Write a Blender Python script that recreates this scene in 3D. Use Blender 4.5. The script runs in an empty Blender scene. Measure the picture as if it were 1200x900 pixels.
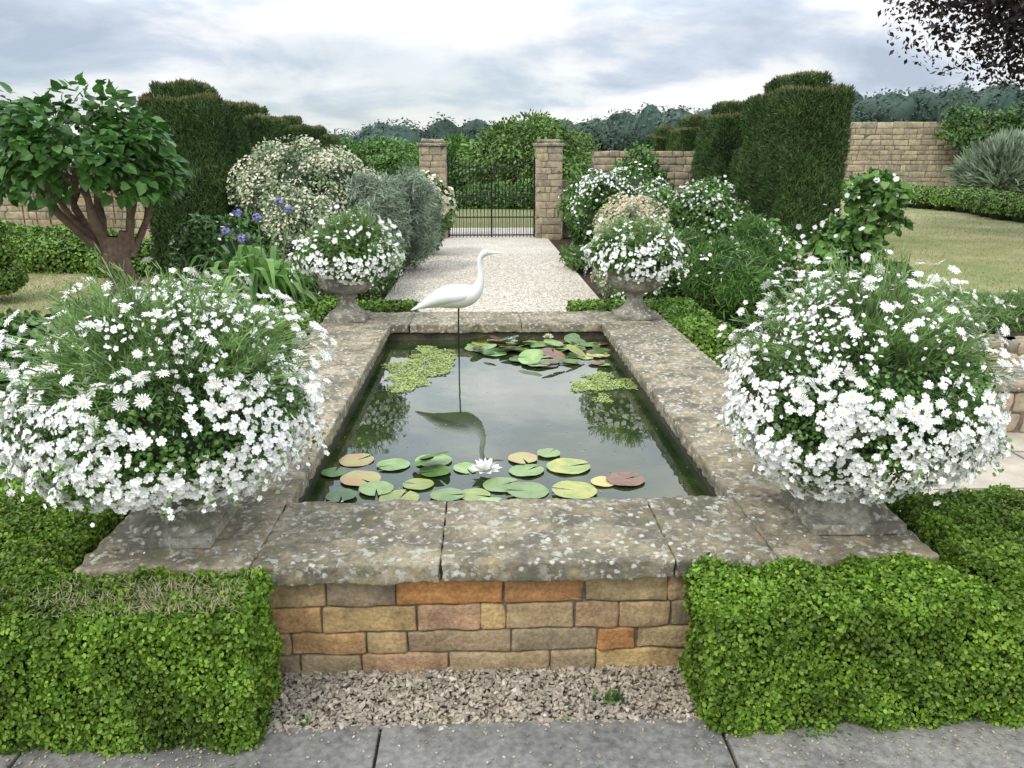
import bpy, math, numpy as np
from math import radians, sin, cos, pi
rng=np.random.default_rng(11)
D=bpy.data; SC=bpy.context.scene
SC.view_settings.view_transform='Standard'; SC.view_settings.look='None'; SC.view_settings.exposure=0

# ---------------------------------------------------------------- helpers
def pnoise(P,scale=1.0,seed=0,oct=3):
    r=np.random.default_rng(seed+1000); P=np.asarray(P,float); out=np.zeros(P.shape[:-1]); a=1.0; tot=0
    for o in range(oct):
        for k in range(4):
            d=r.normal(size=3); d/=np.linalg.norm(d)
            out+=a*np.sin((P@d)*scale*(0.8+0.5*r.random())*2*pi+r.random()*6.28+1.3*np.sin((P@np.roll(d,1))*scale*3.1+r.random()*6))
        tot+=a*2; a*=0.5; scale*=2.1
    return out/tot
def nrm(v): return v/np.maximum(np.linalg.norm(v,axis=-1,keepdims=True),1e-9)
def sphere_dirs(n): return nrm(rng.normal(size=(n,3)))
def frames(N,spread=0.0,spin=None):
    N=nrm(N+spread*rng.normal(size=N.shape)); n=len(N)
    T=nrm(np.cross(N,rng.normal(size=N.shape))); B=np.cross(N,T)
    return np.stack([T,B,N],axis=2)
def frames_dir(Y,spread=0.0,up=None):
    Y=nrm(Y+spread*rng.normal(size=Y.shape))
    h=rng.normal(size=Y.shape) if up is None else up+0.35*rng.normal(size=Y.shape)
    X=nrm(np.cross(Y,h)); Z=np.cross(X,Y)
    return np.stack([X,Y,Z],axis=2)
class MB:
    def __init__(s): s.V=[];s.L=[];s.C=[];s.M=[];s.R=[];s.n=0;s.S=[]
    def add(s,V,F,mat=0,rnd=None,smooth=False):
        V=np.asarray(V,float).reshape(-1,3); F=np.asarray(F,int); m=len(F)
        s.V.append(V); s.L.append((F+s.n).ravel()); s.C.append(np.full(m,F.shape[1]))
        s.M.append(np.full(m,mat) if np.isscalar(mat) else np.asarray(mat))
        s.R.append(np.full(m,rng.random()) if rnd is None else (np.full(m,rnd) if np.isscalar(rnd) else rnd))
        s.S.append(np.full(m,smooth)); s.n+=len(V)
    def stamp(s,T,pos,R,scale,rnd=None,smooth=False,matoff=0):
        n=len(pos)
        if n==0: return
        scale=np.asarray(scale,float)
        if scale.ndim==0: scale=np.full(n,float(scale))
        if scale.ndim==1: scale=np.repeat(scale[:,None],3,1)
        if rnd is None: rnd=rng.random(n)
        for gi,(V,F,m) in enumerate(T):
            k=len(V)
            W=np.einsum('nij,nkj->nki',R,V[None]*scale[:,None,:])+pos[:,None,:]
            FF=(F[None]+ (np.arange(n)*k)[:,None,None]).reshape(-1,F.shape[1])
            s.add(W.reshape(-1,3),FF,m+matoff,np.repeat(rnd,len(F)),smooth)
    def build(s,name,mats,parent=None,origin=None):
        V=np.concatenate(s.V); L=np.concatenate(s.L); C=np.concatenate(s.C)
        if parent is not None: o=np.array(parent.location)
        elif origin is not None: o=np.array(origin,float)
        else: o=np.array([(V[:,0].min()+V[:,0].max())/2,(V[:,1].min()+V[:,1].max())/2,V[:,2].min()])
        me=D.meshes.new(name)
        me.vertices.add(len(V)); me.vertices.foreach_set('co',(V-o).astype(np.float32).ravel())
        me.loops.add(len(L)); me.loops.foreach_set('vertex_index',L.astype(np.int32))
        me.polygons.add(len(C)); st=np.concatenate([[0],np.cumsum(C)[:-1]])
        me.polygons.foreach_set('loop_start',st.astype(np.int32))
        me.polygons.foreach_set('material_index',np.concatenate(s.M).astype(np.int32))
        me.polygons.foreach_set('use_smooth',np.concatenate(s.S))
        me.update(calc_edges=True)
        a=me.attributes.new('rnd','FLOAT','FACE'); a.data.foreach_set('value',np.concatenate(s.R).astype(np.float32))
        for m in mats: me.materials.append(m)
        ob=D.objects.new(name,me); SC.collection.objects.link(ob)
        if parent is not None: ob.parent=parent
        else: ob.location=o
        return ob
def empty(name,loc):
    e=D.objects.new(name,None); e.location=loc; e.empty_display_size=.2; SC.collection.objects.link(e); return e

# ---------------------------------------------------------------- templates
def A(x): return np.array(x,float)
LEAF=[(A([[0,0,0],[.27,.45,.06],[0,1,0],[-.27,.45,.06]]),np.array([[0,1,2],[0,2,3]]),0)]
ROUND=[(A([[0,0,0],[.3,.22,.05],[.36,.6,.07],[0,1,0],[-.36,.6,.07],[-.3,.22,.05]]),np.array([[0,1,2,3],[0,3,4,5]]),0)]
SLIV=[(A([[-.04,0,0],[.04,0,0],[.05,.55,.06],[0,1,.02],[-.05,.55,.06]]),np.array([[0,1,2,3,4]]),0)]
SLW=[(A([[-.07,0,0],[.07,0,0],[.10,.5,.06],[0,1,.02],[-.10,.5,.06]]),np.array([[0,1,2,3,4]]),0)]
BIG=[(A([[0,.0,0],[.3,-.05,.04],[.46,.25,.06],[.33,.65,.02],[0,1.05,-.14],[-.33,.65,.02],[-.46,.25,.06],[-.3,-.05,.04],[0,.5,-.03]]),
      np.array([[0,1,8],[1,2,8],[2,3,8],[3,4,8],[4,5,8],[5,6,8],[6,7,8],[7,0,8]]),0)]
def strap():
    V=[];n=9
    for i in range(n):
        t=i/(n-1); w=.035*(1-t**3)+.002; y=t*.75; z=.85*t-.62*t**2.6
        V+= [[-w,y,z+.01],[w,y,z+.01]]
    F=[[2*i,2*i+1,2*i+3,2*i+2] for i in range(n-1)]
    return [(A(V),np.array(F),0)]
STRAP=strap()
def daisy(np_=15,pm=0,cm=1):
    V=[];F=[]
    for i in range(np_):
        a=2*pi*i/np_; w=.5*2*pi/np_*.95; l=1-.09*(i%3)
        b=len(V); dr=.03*((i*7)%5-2)
        for (r,s,z) in [(.14,-w*.8,0),(.65,-w*.78,.09+dr),(l,0,.0+dr),(.65,w*.78,.09+dr),(.14,w*.8,0)]:
            V.append([r*cos(a+s),r*sin(a+s),z])
        F.append([b,b+1,b+2,b+3,b+4])
    V2=[[0,0,.12]]+[[.19*cos(2*pi*k/8),.19*sin(2*pi*k/8),.03] for k in range(8)]
    F2=[[0,1+k,1+(k+1)%8] for k in range(8)]
    return [(A(V),np.array(F),pm),(A(V2),np.array(F2),cm)]
def five(pm=0,cm=1,n=5):
    V=[];F=[]
    for i in range(n):
        a=2*pi*i/n; w=pi/n; b=len(V)
        for (r,s,z) in [(.04,0,-.12),(.6,-w*1.02,.04),(.98,-w*.62,.10),(1.02,0,.03),(.98,w*.62,.10),(.6,w*1.02,.06)]:
            V.append([r*cos(a+s),r*sin(a+s),z])
        F.append([b,b+1,b+2,b+3]); F.append([b,b+3,b+4,b+5])
    V2=[[0,0,.03]]+[[.10*cos(2*pi*k/6),.10*sin(2*pi*k/6),-.02] for k in range(6)]
    F2=[[0,1+k,1+(k+1)%6] for k in range(6)]
    return [(A(V),np.array(F),pm),(A(V2),np.array(F2),cm)]
DAISY=daisy(); FIVE=five()
def pebble():
    t=(1+5**.5)/2
    V=A([[-1,t,0],[1,t,0],[-1,-t,0],[1,-t,0],[0,-1,t],[0,1,t],[0,-1,-t],[0,1,-t],[t,0,-1],[t,0,1],[-t,0,-1],[-t,0,1]]); V=nrm(V)
    F=np.array([[0,11,5],[0,5,1],[0,1,7],[0,7,10],[0,10,11],[1,5,9],[5,11,4],[11,10,2],[10,7,6],[7,1,8],[3,9,4],[3,4,2],[3,2,6],[3,6,8],[3,8,9],[4,9,5],[2,4,11],[6,2,10],[8,6,7],[9,8,1]])
    return [(V,F,0)]
PEB0=pebble(); PEB=[(PEB0[0][0]*(1+.18*np.random.default_rng(3).normal(size=(12,1))),PEB0[0][1],0)]
def ico(sub=3):
    V=list(map(tuple,PEB0[0][0])); F=[tuple(f) for f in PEB0[0][1]]
    for _ in range(sub):
        c={};NF=[]
        def mid(a,b):
            k=(min(a,b),max(a,b))
            if k not in c:
                m=(A(V[a])+A(V[b]))/2; V.append(tuple(m/np.linalg.norm(m))); c[k]=len(V)-1
            return c[k]
        for a,b,d in F:
            x,y,z=mid(a,b),mid(b,d),mid(d,a); NF+=[(a,x,z),(x,b,y),(z,y,d),(x,y,z)]
        F=NF
    return A(V),np.array(F)
ICO=ico(3)
def rbox(mb,mn,mx,r=.01,res=.1,amp=0.0,nsc=6,seed=0,mat=0,rnd=None,smooth=True,fn=None):
    mn=A(mn);mx=A(mx); rnd=rng.random() if rnd is None else rnd
    r=min(r,(mx-mn).min()*.45)
    def ax(i):
        k=max(2,int((mx[i]-mn[i])/res)+1)
        return np.concatenate([[mn[i],mn[i]+.4*r],np.linspace(mn[i]+r,mx[i]-r,k),[mx[i]-.4*r,mx[i]]])
    for a in range(3):
        u,v=(a+1)%3,(a+2)%3; U,W=ax(u),ax(v); gu,gv=np.meshgrid(U,W,indexing='ij')
        for side in (0,1):
            P=np.zeros(gu.shape+(3,)); P[...,u]=gu;P[...,v]=gv;P[...,a]=mx[a] if side else mn[a]
            P=P.reshape(-1,3); q=np.clip(P,mn+r,mx-r); n=nrm(P-q); P=q+n*r
            if amp: P=P+n*(amp*pnoise(P,nsc,seed))[:,None]
            if fn is not None: P=fn(P)
            I=np.arange(len(U)*len(W)).reshape(len(U),len(W))
            F=np.stack([I[:-1,:-1],I[1:,:-1],I[1:,1:],I[:-1,1:]],-1).reshape(-1,4)
            if not side: F=F[:,::-1]
            mb.add(P,F,mat,rnd,smooth)
def catmull(P,n):
    P=A(P); P=np.vstack([2*P[0]-P[1],P,2*P[-1]-P[-2]]); out=[]
    for i in range(1,len(P)-2):
        for t in np.linspace(0,1,n,endpoint=False):
            a,b,c,d=P[i-1],P[i],P[i+1],P[i+2]
            out.append(.5*((2*b)+(c-a)*t+(2*a-5*b+4*c-d)*t*t+(3*b-a-3*c+d)*t**3))
    out.append(P[-2]); return A(out)
def tube(mb,pts,rad,seg=10,mat=0,sub=4,amp=0,rnd=None,flat=1.0):
    Q=catmull(np.hstack([A(pts),A(rad)[:,None]]),sub); P=Q[:,:3]; r=np.maximum(Q[:,3],.0005)
    T=nrm(np.gradient(P,axis=0)); X=nrm(np.cross(T[0],[.13,1,.21])); V=[]
    th=np.linspace(0,2*pi,seg,endpoint=False)
    for i in range(len(P)):
        X=nrm(X-T[i]*np.dot(X,T[i])); Y=np.cross(T[i],X)
        ring=P[i]+r[i]*(np.cos(th)[:,None]*X+np.sin(th)[:,None]*Y*1.0)
        V.append(ring)
    V=A(V).reshape(-1,3)
    if amp: V=V+amp*np.repeat(r,seg)[:,None]*pnoise(V,3,5)[:,None]*nrm(V-np.repeat(P,seg,0))
    I=np.arange(len(V)).reshape(len(P),seg); J=np.roll(I,-1,1)
    F=np.stack([I[:-1],J[:-1],J[1:],I[1:]],-1).reshape(-1,4)
    mb.add(V,F,mat,rnd,True)
def ribbons(mb,p0,p1,w,mat=0):
    d=nrm(p1-p0); s=nrm(np.cross(d,rng.normal(size=d.shape)))*w; m=(p0+p1)/2+rng.normal(size=p0.shape)*.01
    n=len(p0); V=np.stack([p0-s,p0+s,m+s,m-s,p1+s,p1-s],1).reshape(-1,3)
    F=(np.array([[0,1,2,3],[3,2,4,5]])[None]+(np.arange(n)*6)[:,None,None]).reshape(-1,4)
    mb.add(V,F,mat,np.repeat(rng.random(n),2))

# ---------------------------------------------------------------- materials
def newmat(name):
    m=D.materials.new(name); m.use_nodes=True; nt=m.node_tree
    return m,nt,nt.nodes['Principled BSDF']
def N(nt,t,**k):
    n=nt.nodes.new(t)
    for a,b in k.items(): setattr(n,a,b)
    return n
def ramp(nt,stops,fac=None,interp='LINEAR'):
    r=N(nt,'ShaderNodeValToRGB'); e=r.color_ramp.elements; r.color_ramp.interpolation=interp
    while len(e)<len(stops): e.new(.5)
    for i,(p,c) in enumerate(stops):
        e[i].position=p; e[i].color=(*c,1) if len(c)==3 else c
    if fac is not None: nt.links.new(fac,r.inputs[0])
    return r.outputs[0]
def noise(nt,scale,detail=4,rough=.55,dist=0,vec=None):
    n=N(nt,'ShaderNodeTexNoise'); n.inputs['Scale'].default_value=scale;n.inputs['Detail'].default_value=detail
    n.inputs['Roughness'].default_value=rough;n.inputs['Distortion'].default_value=dist
    if vec is None: vec=wpos(nt)
    nt.links.new(vec,n.inputs['Vector']); return n.outputs['Fac']
def wpos(nt):
    for n in nt.nodes:
        if n.type=='NEW_GEOMETRY': return n.outputs['Position']
    return N(nt,'ShaderNodeNewGeometry').outputs['Position']
def mix(nt,fac,a,b,mode='MIX'):
    m=N(nt,'ShaderNodeMix',data_type='RGBA',blend_type=mode)
    for v,s in ((fac,m.inputs[0]),(a,m.inputs[6]),(b,m.inputs[7])):
        if isinstance(v,(int,float)): s.default_value=v
        elif isinstance(v,tuple): s.default_value=(*v,1)
        else: nt.links.new(v,s)
    return m.outputs[2]
def bump(nt,bsdf,h,strength=.5,dist=.01):
    b=N(nt,'ShaderNodeBump'); b.inputs['Strength'].default_value=strength; b.inputs['Distance'].default_value=dist
    nt.links.new(h,b.inputs['Height']); nt.links.new(b.outputs[0],bsdf.inputs['Normal'])
def attr(nt):
    return N(nt,'ShaderNodeAttribute',attribute_name='rnd').outputs['Fac']
def leafmat(name,c1,c2,c3,transl=.3,rough=.5,nscale=3,dark=.45):
    m,nt,b=newmat(name)
    col=ramp(nt,[(0,c1),(.5,c2),(1,c3)],attr(nt))
    sh=ramp(nt,[(.3,(dark,)*3),(.65,(1.15,)*3)],noise(nt,nscale,1))
    col=mix(nt,1.0,col,sh,'MULTIPLY')
    nt.links.new(col,b.inputs['Base Color']); b.inputs['Roughness'].default_value=rough
    b.inputs['Specular IOR Level'].default_value=.35
    if transl>0:
        t=N(nt,'ShaderNodeBsdfTranslucent'); nt.links.new(col,t.inputs[0])
        mx=N(nt,'ShaderNodeMixShader'); mx.inputs[0].default_value=transl
        nt.links.new(b.outputs[0],mx.inputs[1]); nt.links.new(t.outputs[0],mx.inputs[2])
        nt.links.new(mx.outputs[0],nt.nodes['Material Output'].inputs[0])
    return m
def plain(name,c,rough=.6,metal=0,var=.15,nscale=20):
    m,nt,b=newmat(name)
    sh=ramp(nt,[(.3,(1-var,)*3),(.7,(1+var*.5,)*3)],noise(nt,nscale,1))
    nt.links.new(mix(nt,1.0,c,sh,'MULTIPLY'),b.inputs['Base Color']); b.inputs['Roughness'].default_value=rough; b.inputs['Metallic'].default_value=metal
    return m
def stonemat(name,stops,lichen=.0,bumpd=.006,grain=60,rough=.9,dirt=.5,yel=.3):
    m,nt,b=newmat(name)
    col=ramp(nt,stops,attr(nt))
    col=mix(nt,1.0,col,ramp(nt,[(.25,(dirt,)*3),(.6,(1.1,1.08,1.05))],noise(nt,5,6,.65)),'MULTIPLY')
    col=mix(nt,1.0,col,ramp(nt,[(.3,(.7,)*3),(.7,(1.2,)*3)],noise(nt,grain,3,.6)),'MULTIPLY')
    if lichen>0:
        dk=ramp(nt,[(.42,(0,)*3),(.58,(.85,)*3)],noise(nt,6,8,.75,.3))
        col=mix(nt,dk,col,(.115,.105,.085))
        gm=ramp(nt,[(.50,(0,)*3),(.66,(.6,)*3)],noise(nt,9,6,.7,.2))
        col=mix(nt,gm,col,(.13,.15,.075))
        l1=ramp(nt,[(.565-.02*lichen,(0,)*3),(.61-.02*lichen,(.85,)*3)],noise(nt,24,8,.68,.15))
        pt=ramp(nt,[(.36,(.0,)*3),(.50,(1,)*3)],noise(nt,3.5,4,.6))
        col=mix(nt,mix(nt,1.0,l1,pt,'MULTIPLY'),col,(.47,.46,.40))
        v=N(nt,'ShaderNodeTexVoronoi'); v.inputs['Scale'].default_value=26; nt.links.new(wpos(nt),v.inputs['Vector'])
        dd=mix(nt,.35,v.outputs['Distance'],noise(nt,60,4,.7))
        l2=ramp(nt,[(.29,(.9,)*3),(.36,(0,)*3)],dd)
        gate=ramp(nt,[(.40,(0,)*3),(.50,(1,)*3)],noise(nt,8,3))
        col=mix(nt,mix(nt,1.0,l2,gate,'MULTIPLY'),col,(.58,.57,.51))
        l3=ramp(nt,[(.55,(0,)*3),(.66,(yel,)*3)],noise(nt,11,6,.7,.1))
        col=mix(nt,l3,col,(.36,.26,.08))
    nt.links.new(col,b.inputs['Base Color']); b.inputs['Roughness'].default_value=rough
    b.inputs['Specular IOR Level'].default_value=.25
    bump(nt,b,noise(nt,grain*.6,8,.7),.9,bumpd)
    return m

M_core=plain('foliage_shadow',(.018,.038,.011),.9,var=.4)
M_box=leafmat('box_leaf',(.06,.135,.014),(.15,.285,.024),(.31,.46,.06),.3,.45,5,.5)
M_box2=leafmat('box_leaf_far',(.06,.13,.016),(.13,.25,.03),(.22,.35,.055),0,.5,5,.6)
M_dry=plain('dry_twig',(.38,.33,.22),.9)
M_yew=leafmat('yew_leaf',(.03,.065,.02),(.065,.125,.034),(.12,.19,.055),0,.7,1.3,.6)
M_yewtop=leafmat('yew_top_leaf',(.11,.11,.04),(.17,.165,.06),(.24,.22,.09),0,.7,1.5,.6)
M_green=leafmat('shrub_leaf',(.045,.11,.02),(.10,.22,.04),(.19,.34,.085),.15,.5,3,.55)
M_dk=leafmat('dark_leaf',(.03,.07,.016),(.06,.145,.03),(.12,.22,.05),0,.4,2.5,.55)
M_lt=leafmat('feathery_leaf',(.11,.20,.05),(.21,.34,.11),(.34,.48,.20),.3,.55,6,.6)
M_grey=leafmat('silver_leaf',(.17,.23,.15),(.28,.36,.25),(.42,.49,.38),.1,.6,3,.6)
M_pale=leafmat('pale_leaf',(.17,.24,.11),(.30,.39,.21),(.48,.54,.37),.15,.6,3,.6)
M_tree=leafmat('tree_leaf',(.035,.095,.022),(.075,.19,.04),(.15,.31,.075),.25,.35,2.5,.55)
M_willow=leafmat('willow_leaf',(.07,.13,.03),(.12,.22,.045),(.19,.30,.08),0,.6,.8,.6)
M_dist=leafmat('distant_leaf_hazed',(.045,.08,.066),(.07,.11,.085),(.10,.145,.105),0,.9,.06,.7)  # bluish aerial haze is baked into these leaf colours
M_copper=leafmat('copper_leaf',(.014,.009,.014),(.034,.018,.026),(.06,.035,.042),0,.5,1,.6)
M_white=plain('white_petal',(.86,.86,.84),.6,var=.06,nscale=30)
M_cream=plain('cream_petal',(.68,.64,.48),.7,var=.25,nscale=8)
M_beige=plain('beige_seedhead',(.60,.51,.35),.8,var=.3,nscale=8)
M_blue=plain('blue_petal',(.24,.22,.50),.6,var=.3)
M_yel=plain('flower_centre',(.68,.60,.25),.7)
M_ctr=plain('pale_flower_centre',(.62,.64,.38),.7)
M_bark=stonemat('bark',[(0,(.165,.115,.085)),(1,(.24,.17,.125))],0,.02,22,.9,.5)
M_iron=plain('black_iron',(.012,.012,.013),.5,.3)
M_wall=stonemat('garden_stone',[(0,(.52,.37,.18)),(.16,(.58,.41,.19)),(.3,(.33,.27,.18)),(.42,(.55,.25,.08)),(.55,(.54,.39,.21)),(.7,(.27,.24,.18)),(.82,(.52,.33,.20)),(1,(.50,.38,.21))],0,.014,70,.9,.36)
M_wallfar=stonemat('old_wall_stone',[(0,(.36,.30,.21)),(.4,(.46,.38,.26)),(.7,(.30,.265,.20)),(1,(.50,.42,.29))],0,.02,12,.9,.6)
M_mortar=plain('mortar',(.15,.125,.09),.95,var=.4,nscale=40)
M_cop=stonemat('lichened_coping',[(0,(.33,.29,.21)),(.5,(.39,.335,.24)),(1,(.44,.375,.27))],1.0,.012,55,.92,.6,.4)
M_urn=stonemat('urn_stone',[(0,(.36,.34,.28)),(1,(.41,.39,.33))],.4,.008,60,.92,.6,.15)
M_slab=stonemat('paving_stone',[(0,(.19,.19,.18)),(1,(.26,.255,.24))],0,.004,40,.8,.55)
M_gravel1=stonemat('pebble_stone',[(0,(.24,.205,.17)),(.5,(.44,.39,.31)),(.8,(.31,.26,.21)),(1,(.60,.56,.48))],0,.002,80,.9,.8)

def groundmat(name,cols,sc,fine,bd=.01,rough=.95,vor=0):
    m,nt,b=newmat(name)
    c=ramp(nt,cols,noise(nt,sc,6,.65,.3))
    c=mix(nt,1.0,c,ramp(nt,[(.3,(.6,)*3),(.7,(1.3,)*3)],noise(nt,fine,4,.7)),'MULTIPLY')
    if vor:
        v=N(nt,'ShaderNodeTexVoronoi'); v.inputs['Scale'].default_value=vor; nt.links.new(wpos(nt),v.inputs['Vector'])
        c=mix(nt,1.0,c,ramp(nt,[(0,(.65,.62,.6)),(.5,(.95,.93,.9)),(1,(1.2,1.18,1.14))],v.outputs['Color']),'MULTIPLY')
        bump(nt,b,v.outputs['Distance'],.6,.010)
    else: bump(nt,b,noise(nt,fine,6,.7),.8,bd)
    nt.links.new(c,b.inputs['Base Color']); b.inputs['Roughness'].default_value=rough; b.inputs['Specular IOR Level'].default_value=.2
    return m
M_field=groundmat('field_grass',[(.3,(.13,.17,.06)),(.5,(.20,.22,.09)),(.7,(.28,.26,.13))],.12,6,.03)
M_lawn=groundmat('lawn_grass',[(.3,(.16,.22,.07)),(.48,(.27,.28,.12)),(.68,(.42,.36,.21))],.7,45,.02)
M_soil=groundmat('soil',[(.3,(.045,.032,.02)),(.7,(.10,.075,.05))],4,30,.03)
M_path=groundmat('gravel',[(.35,(.60,.56,.49)),(.65,(.70,.66,.59))],1.5,20,.01,.95,70)
M_gbase=groundmat('gravel_bed',[(.35,(.16,.135,.10)),(.65,(.25,.21,.16))],4,60,.01,.95,90)
def terr():
    m,nt,b=newmat('flagstone')
    br=N(nt,'ShaderNodeTexBrick'); nt.links.new(wpos(nt),br.inputs['Vector'])
    br.inputs['Scale'].default_value=1.0; br.inputs['Brick Width'].default_value=.8; br.inputs['Row Height'].default_value=.55; br.inputs['Mortar Size'].default_value=.010
    br.inputs['Color1'].default_value=(.48,.42,.33,1); br.inputs['Color2'].default_value=(.40,.36,.29,1); br.inputs['Mortar'].default_value=(.16,.13,.10,1)
    c=mix(nt,1.0,br.outputs[0],ramp(nt,[(.3,(.68,)*3),(.65,(1.15,)*3)],noise(nt,4,7,.7)),'MULTIPLY')
    nt.links.new(c,b.inputs['Base Color']); b.inputs['Roughness'].default_value=.9
    bump(nt,b,noise(nt,40,6,.7),.6,.006); return m
M_flag=terr()

# ---------------------------------------------------------------- ground
def sstep(x,a,b): t=np.clip((x-a)/(b-a),0,1); return t*t*(3-2*t)
def hz(X,Y):
    up=sstep(X,-60,190)*14-5*sstep(-X,20,160)
    return up*sstep(Y,70,270)
def lawnR(X,Y): return .34+.012*np.clip(Y-7,0,60)
xs=np.concatenate([[-1500,-800,-500,-350],np.linspace(-280,-40,25),np.linspace(-35,-5,7),[0,5,10,15,20,25,30,35],np.linspace(40,280,25),[350,500,800,1500]])
ys=np.concatenate([[-60,-20,0,10,20,40,60],np.linspace(70,300,24),[400,600,1000,1600]])
gx,gy=np.meshgrid(xs,ys,indexing='ij'); gzv=hz(gx,gy)
I=np.arange(gx.size).reshape(gx.shape)
mb=MB(); mb.add(np.stack([gx,gy,gzv],-1),np.stack([I[:-1,:-1],I[1:,:-1],I[1:,1:],I[:-1,1:]],-1).reshape(-1,4),0,.5,True)
mb.build('ground',[M_field],origin=(0,0,0))
def sheet(name,x0,x1,y0,y1,z,mat,nx=2,ny=2,zf=None):
    gx,gy=np.meshgrid(np.linspace(x0,x1,nx),np.linspace(y0,y1,ny),indexing='ij')
    gz=np.full(gx.shape,z) if zf is None else zf(gx,gy)
    I=np.arange(gx.size).reshape(gx.shape); mb=MB()
    mb.add(np.stack([gx,gy,gz],-1),np.stack([I[:-1,:-1],I[1:,:-1],I[1:,1:],I[:-1,1:]],-1).reshape(-1,4),0,.5,True)
    return mb.build(name,[mat],origin=(0,0,0))
sheet('terrace',-4.6,6,2.1,7.4,.004,M_flag)
sheet('border_soil',-5.2,5.8,7.4,18.4,.005,M_soil,30,60,lambda x,y:.012+.03*np.clip(pnoise(np.stack([x,y,0*x],-1),.6,3),-.3,1))
sheet('gravel_path',-1.25,1.45,6.7,21,.05,M_path)
sheet('gravel_bed',-2.6,2.7,2.06,2.42,.010,M_gbase)
sheet('lawn',-30,-3.9,7.4,24,.02,M_lawn)
sheet('lawn',3.9,32,6.6,34,.3,M_lawn,30,30,lambda x,y:np.where(x<4.0,.0,lawnR(x,y)))
mb=MB(); n=36000
p=np.stack([rng.uniform(4.0,13,n),7+17*rng.random(n)**1.5,np.zeros(n)],1); p[:,2]=lawnR(p[:,0],p[:,1])
q=np.stack([rng.uniform(-8,-3.95,n//2),7.4+6*rng.random(n//2),np.full(n//2,.02)],1); p=np.vstack([p,q])
M_gr=leafmat('grass_blade',(.18,.22,.07),(.27,.30,.12),(.42,.38,.21),0,.7,.8,.8)
mb.stamp(SLW,p,frames_dir(np.tile([0,0,1.],(len(p),1)),.7),rng.uniform(.02,.045,len(p)))
mb.build('lawn_grass',[M_gr],origin=(0,0,0))

# front paving
mb=MB()
for (a,b) in [(-3.6,-2.42),(-2.41,-1.38),(-1.37,-.335),(-.325,.71),(.72,1.72),(1.73,2.9),(2.91,4.0)]:
    rbox(mb,(a,1.22,-.02),(b,2.07,.03),.005,.15,.002,2,4,0,rng.random())
    rbox(mb,(a+.4,.2,-.02),(b+.4,1.21,.03),.005,.3,.002,2,4,0,rng.random())
mb.build('paving',[M_slab])
sheet('joint_soil',-4,4.5,.1,2.08,.012,M_soil)
mb=MB(); n=9000
p=np.stack([rng.uniform(-1.0,1.1,n),rng.uniform(2.05,2.42,n),rng.uniform(.012,.03,n)],1); s=rng.uniform(.0035,.0095,n)*np.where(rng.random(n)<.12,1.5,1)
sc=np.stack([s*rng.uniform(.8,1.6,n),s,s*rng.uniform(.5,.9,n)],1)
mb.stamp(PEB,p,frames(np.tile([0,0,1.],(n,1)),.3),sc)
n=260; p=np.stack([rng.uniform(-1,1,n),2.06-.25*rng.random(n)**2,np.full(n,.033)],1); mb.stamp(PEB,p,frames(np.tile([0,0,1.],(n,1)),.2),rng.uniform(.0015,.005,n))
mb.build('pebble_gravel',[M_gravel1])
mb=MB()
for (cx,cy,sx,sy,n,l) in [(.40,2.16,.03,.012,26,.045),(-.55,2.09,.03,.006,14,.02),(.1,2.075,.2,.004,14,.018)]:
    p=np.stack([rng.normal(cx,sx,n),rng.normal(cy,sy,n),rng.uniform(.03,.045,n)],1)
    mb.stamp(LEAF,p,frames_dir(np.tile([0,-.2,.3],(n,1)),.9),l*rng.uniform(.5,1.1,n))
n=60; p=np.stack([rng.normal(1.0,.05,n),rng.normal(1.98,.012,n),rng.uniform(.032,.036,n)],1); mb.stamp(ROUND,p,frames(np.tile([0,0,1.],(n,1)),.3),rng.uniform(.006,.014,n))
mb.build('weeds',[M_green])
# clippings and dead box leaves at the foot of the hedges
mb=MB(); n=500; x=np.concatenate([rng.uniform(-2,-.66,n),rng.uniform(.62,2,n)]); p=np.stack([x,2.0-.12*np.abs(rng.normal(size=2*n))-.01,np.full(2*n,.033)],1)
mb.stamp(ROUND,p,frames(np.tile([0,0,1.],(2*n,1)),.3),rng.uniform(.004,.012,2*n)); mb.build('leaf_litter',[M_dry])
mb=MB(); n=16000
p=np.stack([rng.uniform(-1.2,1.4,n),6.8+8*rng.random(n)**1.4,np.full(n,.054)],1); s=rng.uniform(.006,.013,n)
mb.stamp(PEB,p,frames(np.tile([0,0,1.],(n,1)),.25),np.stack([s*1.2,s,s*.6],1))
M_gp=stonemat('path_pebble',[(0,(.48,.44,.37)),(.5,(.68,.64,.56)),(1,(.78,.74,.67))],0,.002,80,.9,.88)
mb.build('path_gravel',[M_gp])

# ---------------------------------------------------------------- pool
Z=.45; IX0,IX1,OX0,OX1=-.75,.95,-1.32,1.50; IY0,IY1,OY0,OY1=2.81,6.22,2.30,6.78
pool=empty('garden_pool',(.1,4.5,0))
mb=MB(); g=.0012
def slab(x0,x1,y0,y1): rbox(mb,(x0+g,y0+g,Z-.07),(x1-g,y1-g,Z+rng.uniform(-.0015,.0015)),.009,.015,.007,10,9,0,rng.random())
for a,b in [(OX0,-.76),(-.76,-.15),(-.15,.62),(.62,.96),(.96,OX1)]: slab(a,b,OY0,IY0)
for a,b in [(OX0,-.6),(-.6,.3),(.3,OX1)]: slab(a,b,IY1,OY1)
for a,b in [(IY0,3.55),(3.55,4.5),(4.5,5.35),(5.35,IY1)]: slab(OX0,IX0,a,b)
for a,b in [(IY0,3.75),(3.75,4.6),(4.6,5.5),(5.5,IY1)]: slab(IX1,OX1,a,b)
mb.build('coping',[M_cop],pool)
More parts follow.
